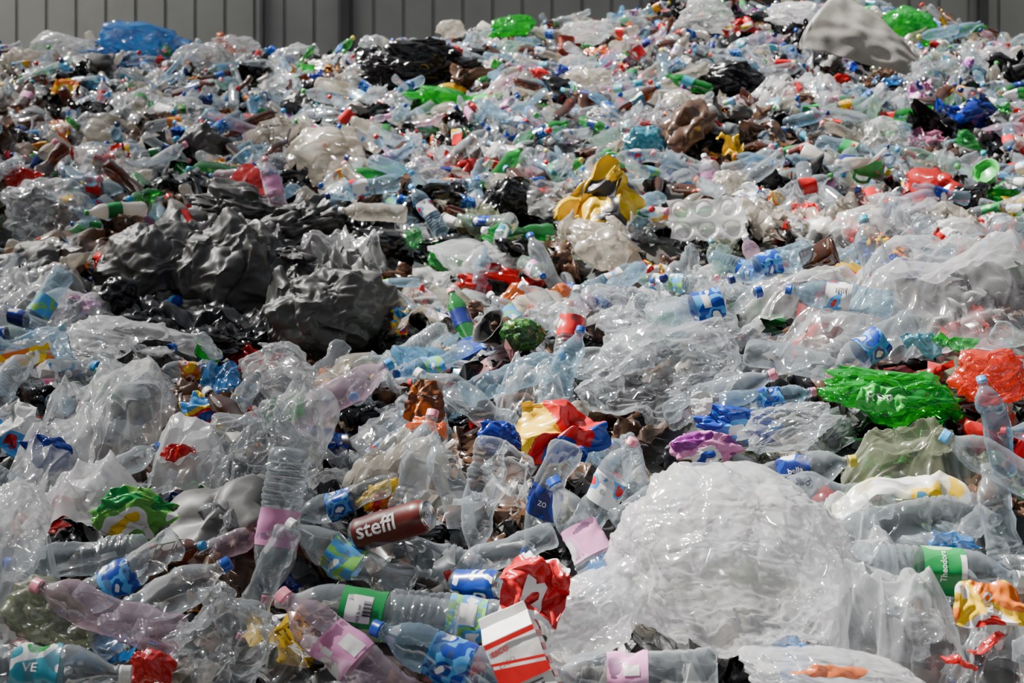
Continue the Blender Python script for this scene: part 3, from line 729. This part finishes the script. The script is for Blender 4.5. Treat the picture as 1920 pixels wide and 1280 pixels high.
for t in [
(1050,812,165,120,red_m,'folded yellow, red and blue foil packet',66,5,-22,.30,None,'foil_packet','packaging',.2,56,pb),
(1008,1098,115,130,red_m,'flat crushed red and white crisp packet',66,0,-20,.22,[('n',.42,0,-.15,0,1)],'crisp_packet','packaging',.2,56,cb),
(1490,905,110,40,FM['haze'],'translucent film with handwritten black marks',55,0,-8,.10,[('0 %8',.12,.1,.1,0,2)],'film_sheet','film',.14),
(1655,745,90,48,greensheet,'bright green label on the crushed bottle',66,0,-6,.2,[('Frop',.15,0,0,0,1)],'bottle_wrapper','packaging',.22),
(797,748,70,82,brownsheet,'flat brown packet with orange lettering',72,10,-14,.15,[('nuss',.12,0,.2,0,1)],'packaging_wrapper','packaging',.16),
(805,796,70,34,FM['orange'],'orange packet scrap on bottles',60,0,0,.3,None),
(530,768,80,56,FM['green'],'green plastic scrap on bottles',60,0,30,.16,None),
(1316,757,40,44,white_m,'white hang tag with small colour marks',70,5,-5,.06,None,'hang_tag','tag',.16),
(1700,918,280,60,WM['yellowwhite'],'yellow and white printed film sheet',35,0,12,.16,None),
(1860,1135,120,84,WM['orange'],'orange juice packet on bottles',65,0,-5,.16,[('duo',.12,0,.2,90,1)],'packaging_wrapper','packaging',.16),
(1850,1205,90,22,FM['red'],'red strip under clear film',45,0,30,.2,None),
(1800,1235,70,20,FM['red'],'red strip under clear film',45,0,-20,.2,None),
(410,712,90,56,FM['blue'],'light blue packet on films',50,0,20,.3,None),
(20,800,80,120,WM['white'],'white packet with blue marks',60,0,0,.25,None),
(1035,372,96,90,FM['haze'],'grey translucent film disc',60,0,0,.16,None,'film_sheet','film',.25),
(1128,372,125,105,yellow_m,'open creased yellow and grey bag',62,0,35,.55,None,'plastic_bag','bag',.40,56,lambda u,v:2 if (abs(u)<.2 and v<.35) else 0),
(1375,275,34,56,yellow_m,'narrow creased yellow wrapper',62,0,10,.4,None,'packaging_wrapper','packaging',.2),
(1862,422,70,64,WM['redwhite'],'crushed red and white packet',65,0,20,.3,None),
(1780,445,60,44,WM['redwhite'],'red printed bag scrap on the ridge',60,0,0,.16,None,'packaging_wrapper','packaging',.2),
(995,548,140,40,FM['orange'],'orange plastic sheet on the ridge',40,0,15,.16,None),
(845,480,80,56,FM['green'],'green plastic scrap on bottles',50,0,0,.3,None),
(775,445,30,50,FM['green'],'upright green plastic scrap',60,0,0,.16,None),
(570,240,44,66,FM['deepblue'],'blue crisp bag standing up',60,0,15,.3,None),
(1000,145,80,44,WM['red'],'red and blue packet on the slope',50,0,30,.3,None),
(1050,130,40,30,FM['deepblue'],'blue scrap on the slope',50,0,30,.3,None),
(1115,93,60,36,FM['orange'],'orange film scrap on the slope',50,0,0,.4,None),
(845,94,44,26,FM['red'],'red plastic scrap on the black bag',50,0,0,.3,None,'packaging_wrapper','packaging',.6),
(1390,45,80,40,WM['red'],'red and brown printed packet',50,0,20,.3,None),
(465,345,66,80,FM['red'],'dark red flat plastic piece beside grey bag',60,0,40,.05,None,'plastic_piece','plastic piece',.5),
(590,150,50,50,FM['deepblue'],'blue crisp bag on the slope',50,0,0,.3,None),
(290,260,60,56,FM['brown'],'brown crinkled wrapper on the slope',50,0,0,.4,None),
(120,160,60,50,WM['orange'],'orange and yellow wrapper on the slope',50,0,0,.3,None),
(50,325,70,34,FM['red'],'red scrap on the slope',50,0,0,.3,None),
(1330,225,46,50,WM['redwhite'],'red and white wrapper on the slope',50,0,0,.3,None),
(1780,1020,90,60,FM['blue'],'light blue film scrap on bottles',50,0,20,.3,None),
(1735,640,80,50,FM['teal'],'teal printed film on bottles',50,0,0,.3,None),
(1790,635,90,36,FM['green'],'green film scrap on bottles',45,0,0,.3,None),
(1820,265,60,26,FM['green'],'green scrap on the slope',45,0,-20,.3,None),
(750,600,34,60,WM['multi'],'upright red and blue packet',60,0,0,.3,None),
(960,890,90,110,FM['clear'],'clear crinkled tray film on bottles',50,0,10,.3,None),
(60,660,40,210,FM['haze'],'long white stretch-film strip',70,0,-38,.05,None,'film_strip','film',.2),
(335,845,60,34,FM['red'],'red scrap under white film',50,0,20,.3,None),
(1490,1232,60,80,FM['blue'],'blue film scrap below the white bag',60,0,0,.3,None),
(1550,1258,130,24,FM['orange'],'orange print on the white carrier bag',40,0,6,.12,None,'packaging_wrapper','packaging',.28),
]: hero_sheet(*t)

# cans
def hero_can(px,py,ang,dep,s,mat,L,crush,desc,decals=None,fwd=.11):
    d=hit(px,py)-fwd; pos=ray(px,py,d); a=math.radians(ang); zd=Vector((math.cos(a),dep,math.sin(a)))
    M=frame(pos,zd,UPV,s); (V,F,mi),(LV,LF),(tv,tf)=can_geo(L,U(0,30),crush,decals)
    o=obj('drink_can',mk('can_body',V,F,[mat,alu,white_m,dark_m],mi),M,label=desc,cat='can',group='drink cans in the waste heap')
    li=obj('can_lid',mk('can_lid',LV,LF,[alu]),M,o,label='bare aluminium lid')
    obj('pull_tab',mk('pull_tab',tv,tf,[alu]),M,li)
    EX.append((pos.x,pos.y,.15))
canred=opaque('can_red_brown',(.11,.014,.010),.35,20,.1); canblue=printed('can_blue',[BLU,(.01,.04,.25),W,BLU],25)
hero_can(732,985,18,-.35,1.15,canred,.168,.2,'red-brown beer can with white lettering',[(T,('steffl',.046,0,.15,-.018,2))],.22)
hero_can(893,1097,5,-.5,1.0,canblue,.115,.1,'blue drink can lying on its side')
hero_can(985,1165,-60,-.8,.9,alu,.115,.2,'bare metal drink can')
hero_can(1500,280,20,-.2,1.0,canred,.168,.2,'dark red drink can')
hero_can(650,218,40,-.3,1.2,opaque('can_red',RED,.3,20,.1),.115,.2,'red drink can')

# carton
d=hit(985,1250)-.14; pos=ray(985,1255,d)
cm=printed('carton_white',[W,W,(.75,.7,.68),W],10); V,F=carton_geo(.10,.07,.14,3,.14)
mi=[0]*len(F)
def quadp(pts,mm):
    global V,F,mi
    k=len(V); V=V+pts; F=F+[tuple(range(k,k+len(pts)))]; mi+=[mm]
y_=-.0366
quadp([(-.05,y_,-.02),(.05,y_,-.02),(.05,y_,-.002),(-.05,y_,.02)],3)
quadp([(-.05,y_,.026),(.05,y_,.004),(.05,y_,.010),(-.05,y_,.032)],3)
quadp([(-.05,y_,.058),(.05,y_,.058),(.05,y_,.068),(-.05,y_,.068)],3)
for z in (-.03,-.038,-.046): quadp([(-.042,y_,z),(.03,y_,z),(.03,y_,z+.003),(-.042,y_,z+.003)],2)
quadp([(-.05,y_,-.066),(.05,y_,-.066),(.05,y_,-.054),(-.05,y_,-.054)],3)
def addt(s,size,x,z,mm):
    global V,F,mi
    TV,TF=textgeo(s,size); k=len(V); V=V+[(v[0]+x,y_-.0008,v[1]+z) for v in TV]; F=F+[tuple(i+k for i in f) for f in TF]; mi+=[mm]*len(TF)
addt('ESCO',.014,-.025,.046,3)
for k in range(5): quadp([(.0508,-.03,-.06+k*.026),(.0508,.03,-.06+k*.026),(.0508,.03,-.046+k*.026),(.0508,-.03,-.046+k*.026)],3)
M=frame(pos,Vector((-.45,.3,1)),Vector((1,-.1,.3)))
obj('drink_carton',mk('carton',V,F,[cm,white_m,dark_m,red_m],mi,False),M,label='red and white paper drink carton with gable top',cat='carton',group='drink cartons in the waste heap'); EX.append((pos.x,pos.y,.12))

# weathered bent panel on the crest
V=[];nn=36
def leaf(i,j):
    u=i/nn; v=j/nn*2-1
    return u,v*(.40*min(1,(u/.06+.25))**.5*(1-u)**.75+.004)*(1+.08*nz(Vector((u*6,v*3,4))))+.10*u
for side in (0,1):
    for j in range(nn+1):
        for i in range(nn+1):
            u,w=leaf(i,j); V.append((u*1.25-.55,w,-.55*abs(w-.03)**1.5-.25*(u-.45)**2+.05*nz(Vector((u*3,w*4,1)))+.015*nz(Vector((u*9,w*12,5)))-side*.006))
m1=(nn+1)**2; F=[]
for j in range(nn):
    for i in range(nn):
        a=j*(nn+1)+i; F.append((a,a+1,a+nn+2,a+nn+1)); F.append((m1+a,m1+a+nn+1,m1+a+nn+2,m1+a+1))
for i in range(nn):
    for a,b in ((i,i+1),(nn*(nn+1)+i+1,nn*(nn+1)+i),((i+1)*(nn+1),i*(nn+1)),(i*(nn+1)+nn,(i+1)*(nn+1)+nn)): F.append((a,m1+a,m1+b,b))
d=hit(1640,95)-.6; pos=ray(1632,76,d)
xa=Vector((.80,-.15,-.60)).normalized(); za=Vector((-.20,-.80,.55)); za=(za-xa*za.dot(xa)).normalized(); ya=za.cross(xa)
M=Matrix.Translation(pos)@Matrix((xa,ya,za)).transposed().to_4x4()@Matrix.Scale(d/13,4)
obj('curved_plastic_sheet',mk('panel',V,F,[greyp]),M,label='weathered grey bent plastic sheet lying on the crest',cat='plastic sheet'); EX.append((pos.x,pos.y,.45)); EX.append((pos.x,pos.y+.4,.35))

# white tray
V=[];n_=60
for j in range(n_+1):
    for i in range(n_+1):
        u=i/n_*2-1;v=j/n_*2-1
        z=0
        for cx in (-.66,0,.66):
            for cy in (-.5,.5):
                r=math.hypot((u-cx)*.19,(v-cy)*.12); z-=.03*(1-sm(.036,.050,r))
        V.append((u*.19*(1+.03*math.cos(2*math.pi*v)*(abs(u)>.9)),v*.12*(1+.06*math.cos(3*math.pi*u)),z+.02*u*u+.012*nz(Vector((u*2,v*2,3)))))
F=[(j*(n_+1)+i,j*(n_+1)+i+1,(j+1)*(n_+1)+i+1,(j+1)*(n_+1)+i) for j in range(n_) for i in range(n_)]
traym=film('translucent_white_tray',(.86,.86,.87),.30,.2,bs=10,bstr=.2,trl=.5)
me=mk('tray',V,F,[traym]); d=hit(1325,415)-.2; pos=ray(1325,412,d)
o=obj('plastic_tray',me,Matrix.Translation(pos)@Matrix.Rotation(math.radians(62),4,'X')@Matrix.Rotation(.05,4,'Z'),label='white moulded plastic tray with round hollows',cat='tray'); EX.append((pos.x,pos.y,.25))
def lobj(px,py,geo,mat,axis,s,name,label,cat,ex=.12,fwd=.10):
    d=hit(px,py)-fwd; pos=ray(px,py,d); V,F=geo
    obj(name,mk(name,V,F,[mat]),frame(pos,Vector(axis),Vector((1,0,.1)),s),label=label,cat=cat); EX.append((pos.x,pos.y,ex))
lobj(925,622,cup_geo(.06,.06,.1,2,.5),opaque('black_plastic',(.010,.011,.010),.5),(-.6,-.35,.7),.95,'plastic_bowl','black plastic bowl tipped on its side','bowl',.14)
lobj(982,628,bag_geo(.075,.06,.05,4,5,0,.35,.1),printed('dark_green_print',[(.01,.05,.01),(.05,.16,.03),(.01,.06,.01),(.15,.25,.05)],40),(0,0,1),1,'food_net_bag','dark green mottled net bag','bag',.1,.06)
lobj(1850,325,cup_geo(.05,.09,.12,7,.35),CAPM['green'],(-.6,-.5,.6),.8,'plastic_bowl','bright green plastic bowl in the heap','bowl',.12,.12)
lobj(1060,90,cup_geo(.14,.08,.09,7,.3,5,40),opaque('brick_red_plastic',(.3,.04,.02),.4),(.1,.3,.9),1.0,'plastic_tub','brick red plastic tub in the heap','tub',.14,.15)
lobj(1535,484,cup_geo(.1,.04,.05,9,.6),PM['brown'],(.8,-.3,.3),1.1,'plastic_cup','crushed brown plastic cup in the heap','cup',.1,.07)

# ------------------------------------------------------------ filler prototypes
CRU=[.35,.55,.75,.9,1.0,.8,.6,1.0,.45]
BPROT=[bottle_meshes(i%3,CRU[i],U(-.7,.9),U(0,60)) for i in range(9)]
CRW=['lightly dented','dented','crumpled','crushed','flattened','crushed','dented','flattened','dented']
BAGP=[mk('bag',*(bag_geo(.15*U(.8,1.2),.13*U(.7,1.2),.070*U(.8,1.3),U(0,60),4,CH([0,0,.3]),1.3,.25,.55,.1,1.6) if i<3 else crumple_geo(.16*U(.8,1.2),.14*U(.8,1.2),.12,U(0,60),30)),[FM['clear']]) for i in range(12)]
SHP=[mk('wrapper',*(sheet_geo(.17*U(.7,1.2),.13*U(.7,1.2),U(0,60),U(.35,.6),20) if i%2 else crumple_geo(.09*U(.8,1.2),.07*U(.8,1.2),.06,U(0,60),22)),[WM['red']]) for i in range(10)]
CANP=[]
for i in range(4):
    (V,F,mi),(LV,LF),(tv,tf)=can_geo(CH([.115,.168]),U(0,30),[.1,.5,.8,.4][i],None,24)
    CANP.append((mk('can_body',V,F,[canred,alu],mi),mk('can_lid',LV,LF,[alu])))
CARP=[mk('carton',*carton_geo(.08,.06,U(.12,.19),U(0,30),[.2,.5,.9][i],i!=1),[WM['white']],None,False) for i in range(3)]
CUPP=[mk('cup',*cup_geo(U(.07,.11),.028,.038,U(0,30),[.1,.5,.8][i]),[whitep]) for i in range(3)]
TUBP=[mk('tub',*cup_geo(U(.06,.1),.055,.068,U(0,30),[.1,.4][i],[None,4][i]),[whitep]) for i in range(2)]
jp=[(-.13,.001),(-.13,.045),(-.125,.052),(-.05,.052),(.0,.05),(.05,.046),(.08,.036),(.1,.02),(.11,.017),(.12,.017)]
V,F=lathe(jp,28,sq=3); V=[(x*1.1,y*.62,z) for x,y,z in V]; V=deform(V,5,.25,0,.1,.3)
JB=mk('jug_body',V,F,[PM['milk']])
V,F=lathe([(.108,.021),(.112,.022),(.135,.02),(.138,.001)],24); JC=mk('jug_cap',V,F,[CAPM['blue']])
V,F=tube([(.035,0,.088),(.062,0,.085),(.075,0,.06),(.076,0,.02),(.066,0,-.005),(.045,0,-.012)],.009); JH=mk('jug_handle',V,F,[PM['milk']])
V,F=capgeo(); V=[(x,y,z-.155) for x,y,z in V]; LC=mk('loose_cap',V,F,[CAPM['blue']])

def wch(d):
    k=list(d); return random.choices(k,[d[i] for i in k])[0]
PW=dict(clear=42,blue=22,haze=14,sky=3,pink=5,green=4,aqua=4,brown=5,milk=5)
PWN=dict(clear=50,blue=26,sky=3,pink=11,green=3,aqua=5,brown=2)
LW=dict(pink=2,green=2,blue=3,bluegreen=2,red=4,white=5,teal=2,yellow=1.2,navy=3,orange=1.2,purple=1)
FW=dict(clear=24,white=8,haze=16,cream=13,grey=4,black=8,blue=1.2,deepblue=1.5,green=1.8,red=2.6,yellow=1.1,pink=1.3,orange=1.5,teal=1,rose=2,brown=6,olive=3)
FWN=dict(clear=36,white=5,haze=20,cream=4,grey=2,black=4,blue=.6,pink=1,teal=.6,rose=1,olive=2,green=1,red=1)
FWD=dict(clear=12,haze=6,grey=12,black=22,brown=12,olive=3,red=2,deepblue=1.5,cream=6)
WW=dict(red=3.5,redwhite=2,blue=3,green=2,yellow=1.6,white=5,orange=2,brown=6,purple=1.5,silver=4,black=5,multi=1.5)
TD=dict(clear='clear',blue='pale blue',haze='dusty',sky='light blue',pink='rose-tinted',green='green',aqua='green-tinted',brown='brown',milk='milky white')
CW=dict(blue=5,light_blue=4,pink=4,red=3.5,white=3,green=2,yellow=1,navy=2,teal=1,orange=1)
def darkf(x,y):  # raises the share of dark pieces, which put shade into the dips
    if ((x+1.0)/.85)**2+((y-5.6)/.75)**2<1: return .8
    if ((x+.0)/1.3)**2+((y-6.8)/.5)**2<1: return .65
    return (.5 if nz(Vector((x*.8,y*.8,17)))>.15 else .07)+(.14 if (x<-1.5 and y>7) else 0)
def rmat(x,y,lift,tiltmax=.5,s=1):
    n=N(x,y); pos=Vector((x,y,H(x,y)))+n*lift
    az=U(0,6.283); t=Vector((math.cos(az),math.sin(az),0)); t=(t-n*t.dot(n)).normalized()
    t=(t+n*U(-tiltmax,tiltmax)).normalized()
    xh=Vector((U(-1,1),U(-1,1),U(-1,1)))
    return frame(pos,t,xh,s)
def nmat(x,y,lift,s=1,tl=.5):
    n=(N(x,y)+Vector((U(-tl,tl),U(-tl,tl),0))).normalized()
    return frame(Vector((x,y,H(x,y)))+N(x,y)*lift,n,Vector((U(-1,1),U(-1,1),.01)),s)
class Soup:
    def __init__(s,mats): s.V=[];s.L=[];s.C=[];s.M=[];s.n=0;s.mats=mats
    def add(s,P,M,parts):
        V,L,C,pi=P; m=np.array(M); s.V.append(V@m[:3,:3].T+m[:3,3]); s.L.append(L+s.n); s.C.append(C); s.M.append(np.array(parts)[pi]); s.n+=len(V)
    def build(s,name,label,cat,smooth=True):
        V=np.concatenate(s.V);L=np.concatenate(s.L);C=np.concatenate(s.C);Mi=np.concatenate(s.M)
        me=bpy.data.meshes.new(name); me.vertices.add(len(V)); me.vertices.foreach_set('co',V.astype(np.float32).ravel())
        me.loops.add(len(L)); me.loops.foreach_set('vertex_index',L.astype(np.int32))
        me.polygons.add(len(C)); st=np.concatenate([[0],np.cumsum(C)[:-1]]); me.polygons.foreach_set('loop_start',st.astype(np.int32))
        for m in s.mats: me.materials.append(m)
        me.polygons.foreach_set('material_index',Mi.astype(np.int32)); me.polygons.foreach_set('use_smooth',np.full(len(C),smooth))
        me.update(calc_edges=True); me.validate()
        obj(name,me,label=label,cat=cat,kind='stuff')
def arr(parts):
    V=[];L=[];C=[];P=[]
    for k,(v,f) in enumerate(parts):
        o=len(V); V+= [tuple(q) for q in v]
        for q in f: L+= [i+o for i in q]; C.append(len(q)); P.append(k)
    return np.array(V,float),np.array(L),np.array(C),np.array(P)
LPROF=[(-.16,.02),(-.155,.036),(-.138,.0445),(-.11,.0415),(-.09,.0445),(-.065,.0418),(-.04,.0445),(-.031,.0432),(.0,.0432),(.046,.0432),(.06,.0445),(.085,.039),(.11,.0275),(.131,.0148),(.16,.013)]
LB=[]
for i in range(12):
    sd=U(0,60);c=[.3,.5,.7,.85,1,.6,.4,.8,.2,.6,.4,.9][i];b=U(-.6,.8)
    v1,f1=lathe(LPROF,16); v2,f2=lathe([(-.031,.0447),(.0,.0447),(.046,.0447)],16); v3,f3=lathe([(.146,.0165),(.164,.0165),(.165,.001)],10)
    LB.append(arr([(deform(v1,sd,c,b),f1),(deform(v2,sd,c,b),f2),(v3,f3)]))
LBAG=[arr([crumple_geo(.15*U(.8,1.2),.13*U(.8,1.2),.11,U(0,60),18) if i>1 else bag_geo(.15*U(.8,1.2),.12*U(.7,1.2),.08*U(.8,1.3),U(0,60),4,0,1.4,.25,.55,.1,1.8)]) for i in range(10)]
LSH=[arr([sheet_geo(.17*U(.7,1.2),.13*U(.7,1.2),U(0,60),U(.4,.8),11) if i%2 else crumple_geo(.10*U(.8,1.2),.08*U(.7,1.2),.06,U(0,60),12)]) for i in range(12)]
pk=list(PM);lk=list(LM);ck=list(CAPM);fk=list(FM);wk=list(WM)
SB=Soup([PM[k] for k in pk]+[LM[k] for k in lk]+[CAPM[k] for k in ck])
SF=Soup([FM[k] for k in fk]); SW=Soup([WM[k] for k in wk]+[FM[k] for k in fk])

def sites(y0,y1,sp):
    out=[];y=y0
    while y<y1:
        hw=.385*y+.35; x=-hw
        while x<hw:
            out.append((x+U(-.45,.45)*sp,y+U(-.45,.45)*sp)); x+=sp
        y+=sp
    return out
S=sites(2.15,5.6,.104)+sites(5.6,13.9,.145)
S=[s for s in S if clear(*s)]
S.sort(key=lambda s:s[0]**2+s[1]**2)
cnt=dict(b=len(HB),f=105,w=45,c=5,k=1,u=1,t=1,j=0,l=0)
for x,y in S:
    near=y<5.6; sc=U(.62,.98) if near else U(.8,1.25)
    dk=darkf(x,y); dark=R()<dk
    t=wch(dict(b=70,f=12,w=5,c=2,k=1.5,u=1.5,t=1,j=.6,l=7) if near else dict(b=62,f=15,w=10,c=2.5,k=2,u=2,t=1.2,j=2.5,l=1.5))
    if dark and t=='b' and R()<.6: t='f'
    if t=='c' and cnt['c']>=70 or t=='k' and cnt['k']>=90: t='w'
    cnt[t]+=1
    if t=='b':
        tint=wch(PWN if near else PW); lab=wch(LW) if R()<(.28 if near else .45) else None; cap=wch(CW) if R()<.75 else None
        if dark: tint=CH(['clear','haze','brown','green','clear'])
        if cnt['b']<=300:
            i=random.randrange(9); bd,cp,lb=BPROT[i]; M=rmat(x,y,U(-.02,.08),.55,sc)
            ds=CRW[i]+' '+TD[tint]+' plastic bottle'+((' with '+lab+' label') if lab else '')+' in the heap'
            o=obj('plastic_bottle',bd,M,label=ds,cat='bottle',group=G1,mat=PM[tint])
            if cap: obj('bottle_cap',cp,M,o,mat=CAPM[cap])
            if lab: obj('bottle_label',lb,M,o,mat=LM[lab])
        else:
            a=pk.index(tint); b_=len(pk)+lk.index(lab) if lab else a; c_=len(pk)+len(lk)+ck.index(cap) if cap else a
            SB.add(CH(LB),rmat(x,y,U(-.02,.14),.6,sc),[a,b_,c_])
    elif t=='f':
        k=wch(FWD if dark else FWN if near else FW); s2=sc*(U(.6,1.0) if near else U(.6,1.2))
        if cnt['f']<=300:
            obj('plastic_bag',CH(BAGP),nmat(x,y,U(-.03,.03),s2,.35),label='crumpled '+k.replace('haze','hazy').replace('deepblue','deep blue')+' plastic bag in the heap',cat='bag',group=G2,mat=FM[k])
        else: SF.add(CH(LBAG),nmat(x,y,U(-.02,.05),s2,.35),[fk.index(k)])
    elif t=='w':
        k=wch(WW)
        if cnt['w']<=300:
            obj('packaging_wrapper',CH(SHP),nmat(x,y,U(.0,.05),sc*U(.7,1),.4),label='crumpled '+k.replace('multi','multicoloured').replace('redwhite','red and white')+' printed wrapper in the heap',cat='packaging',group=G3,mat=WM[k])
        else: SW.add(CH(LSH),nmat(x,y,U(.0,.08),sc*U(.7,1),.4),[wk.index(k)])
    elif t=='c':
        i=random.randrange(4); M=rmat(x,y,U(0,.03),.4,1); k=CH(['red','blue','silver','green','white'])
        o=obj('drink_can',CANP[i][0],M,label='dented '+k+' drink can in the heap',cat='can',group='drink cans in the waste heap',mat=WM[k]); obj('can_lid',CANP[i][1],M,o)
    elif t=='k':
        k=CH(['white','red','blue','green','orange'])
        obj('drink_carton',CH(CARP),rmat(x,y,U(0,.03),.5,U(.7,1.0)),label='crushed '+k+' printed drink carton in the heap',cat='carton',group='drink cartons in the waste heap',mat=WM[k])
    elif t=='u':
        obj('plastic_cup',CH(CUPP),rmat(x,y,U(0,.04),.6,1),label='dented plastic cup in the heap',cat='cup',group='plastic cups in the waste heap',mat=CH([whitep,PM['clear'],PM['haze'],PM['milk'],CAPM['red']]))
    elif t=='t':
        obj('plastic_tub',CH(TUBP),rmat(x,y,U(0,.04),.6,U(.8,1.1)),label='plastic food tub in the heap',cat='tub',group='plastic tubs in the waste heap',mat=CH([whitep,PM['clear'],PM['milk'],CAPM['green'],FM['yellow']]))
    elif t=='j':
        M=rmat(x,y,U(0,.04),.4,sc*1.0); m_=CH([PM['milk'],PM['milk'],CAPM['blue'],CAPM['green'],whitep,FM['cream']])
        o=obj('detergent_bottle',JB,M,label='opaque detergent bottle with handle in the heap',cat='bottle',group='detergent bottles in the waste heap',mat=m_)
        obj('bottle_handle',JH,M,o,mat=m_); obj('bottle_cap',JC,M,o,mat=CAPM[wch(CW)])
    else:
        obj('loose_bottle_cap',LC,rmat(x,y,U(.03,.07),.8,1.1),label='loose plastic screw cap in the heap',cat='bottle cap',group='loose caps in the waste heap',mat=CAPM[wch(CW)])
SK=dict(clear=18,haze=6,cream=5,black=26,grey=8,blue=1,green=1.5,red=2.5,brown=12,rose=1,yellow=.7,orange=1,olive=5,deepblue=1.5)  # sunken scraps mostly dark: gap shade put into their colour
for x,y in sites(2.1,5.6,.11)+sites(5.6,14,.15):
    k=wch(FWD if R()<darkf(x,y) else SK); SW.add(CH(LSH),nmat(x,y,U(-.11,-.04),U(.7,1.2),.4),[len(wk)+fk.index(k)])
SB.build('distant_plastic_bottles','many small crushed bottles covering the upper slope','bottles')
SF.build('distant_plastic_bags','many small crumpled bags covering the upper slope','bags')
SW.build('film_scraps','countless torn film scraps and wrappers between bottles','plastic scraps')
print('COUNTS',cnt,len(S))

# ------------------------------------------------------------ light, world, camera
sd=bpy.data.lights.new('sun','SUN'); sd.energy=18; sd.angle=.015; sd.color=(1,.965,.91)
so=bpy.data.objects.new('sun',sd); COL.objects.link(so); so.rotation_euler=Vector((-.60,.14,.88)).to_track_quat('Z','Y').to_euler(); so.location=(0,0,12)
w=bpy.data.worlds.new('sky'); bpy.context.scene.world=w; w.use_nodes=True; nt=w.node_tree; nt.nodes.clear()
tc=nt.nodes.new('ShaderNodeTexCoord'); sp=nt.nodes.new('ShaderNodeSeparateXYZ'); cr=nt.nodes.new('ShaderNodeValToRGB'); bg=nt.nodes.new('ShaderNodeBackground'); ou=nt.nodes.new('ShaderNodeOutputWorld')
nt.links.new(tc.outputs['Generated'],sp.inputs[0]); nt.links.new(sp.outputs['Z'],cr.inputs[0]); nt.links.new(cr.outputs[0],bg.inputs[0]); nt.links.new(bg.outputs[0],ou.inputs[0])
e=cr.color_ramp.elements; e[0].position=0; e[0].color=(.045,.045,.05,1); e[1].position=1; e[1].color=(.9,.96,1.05,1)
x=e.new(.3); x.color=(.10,.11,.125,1); x=e.new(.6); x.color=(.43,.47,.53,1); bg.inputs[1].default_value=.48
cd=bpy.data.cameras.new('camera'); cd.lens=50; cd.sensor_width=36; cd.dof.use_dof=True; cd.dof.focus_distance=3.7; cd.dof.aperture_fstop=7
co=bpy.data.objects.new('camera',cd); COL.objects.link(co); co.location=(0,0,CZ); co.rotation_euler=(math.radians(90),0,0)
bpy.context.scene.camera=co
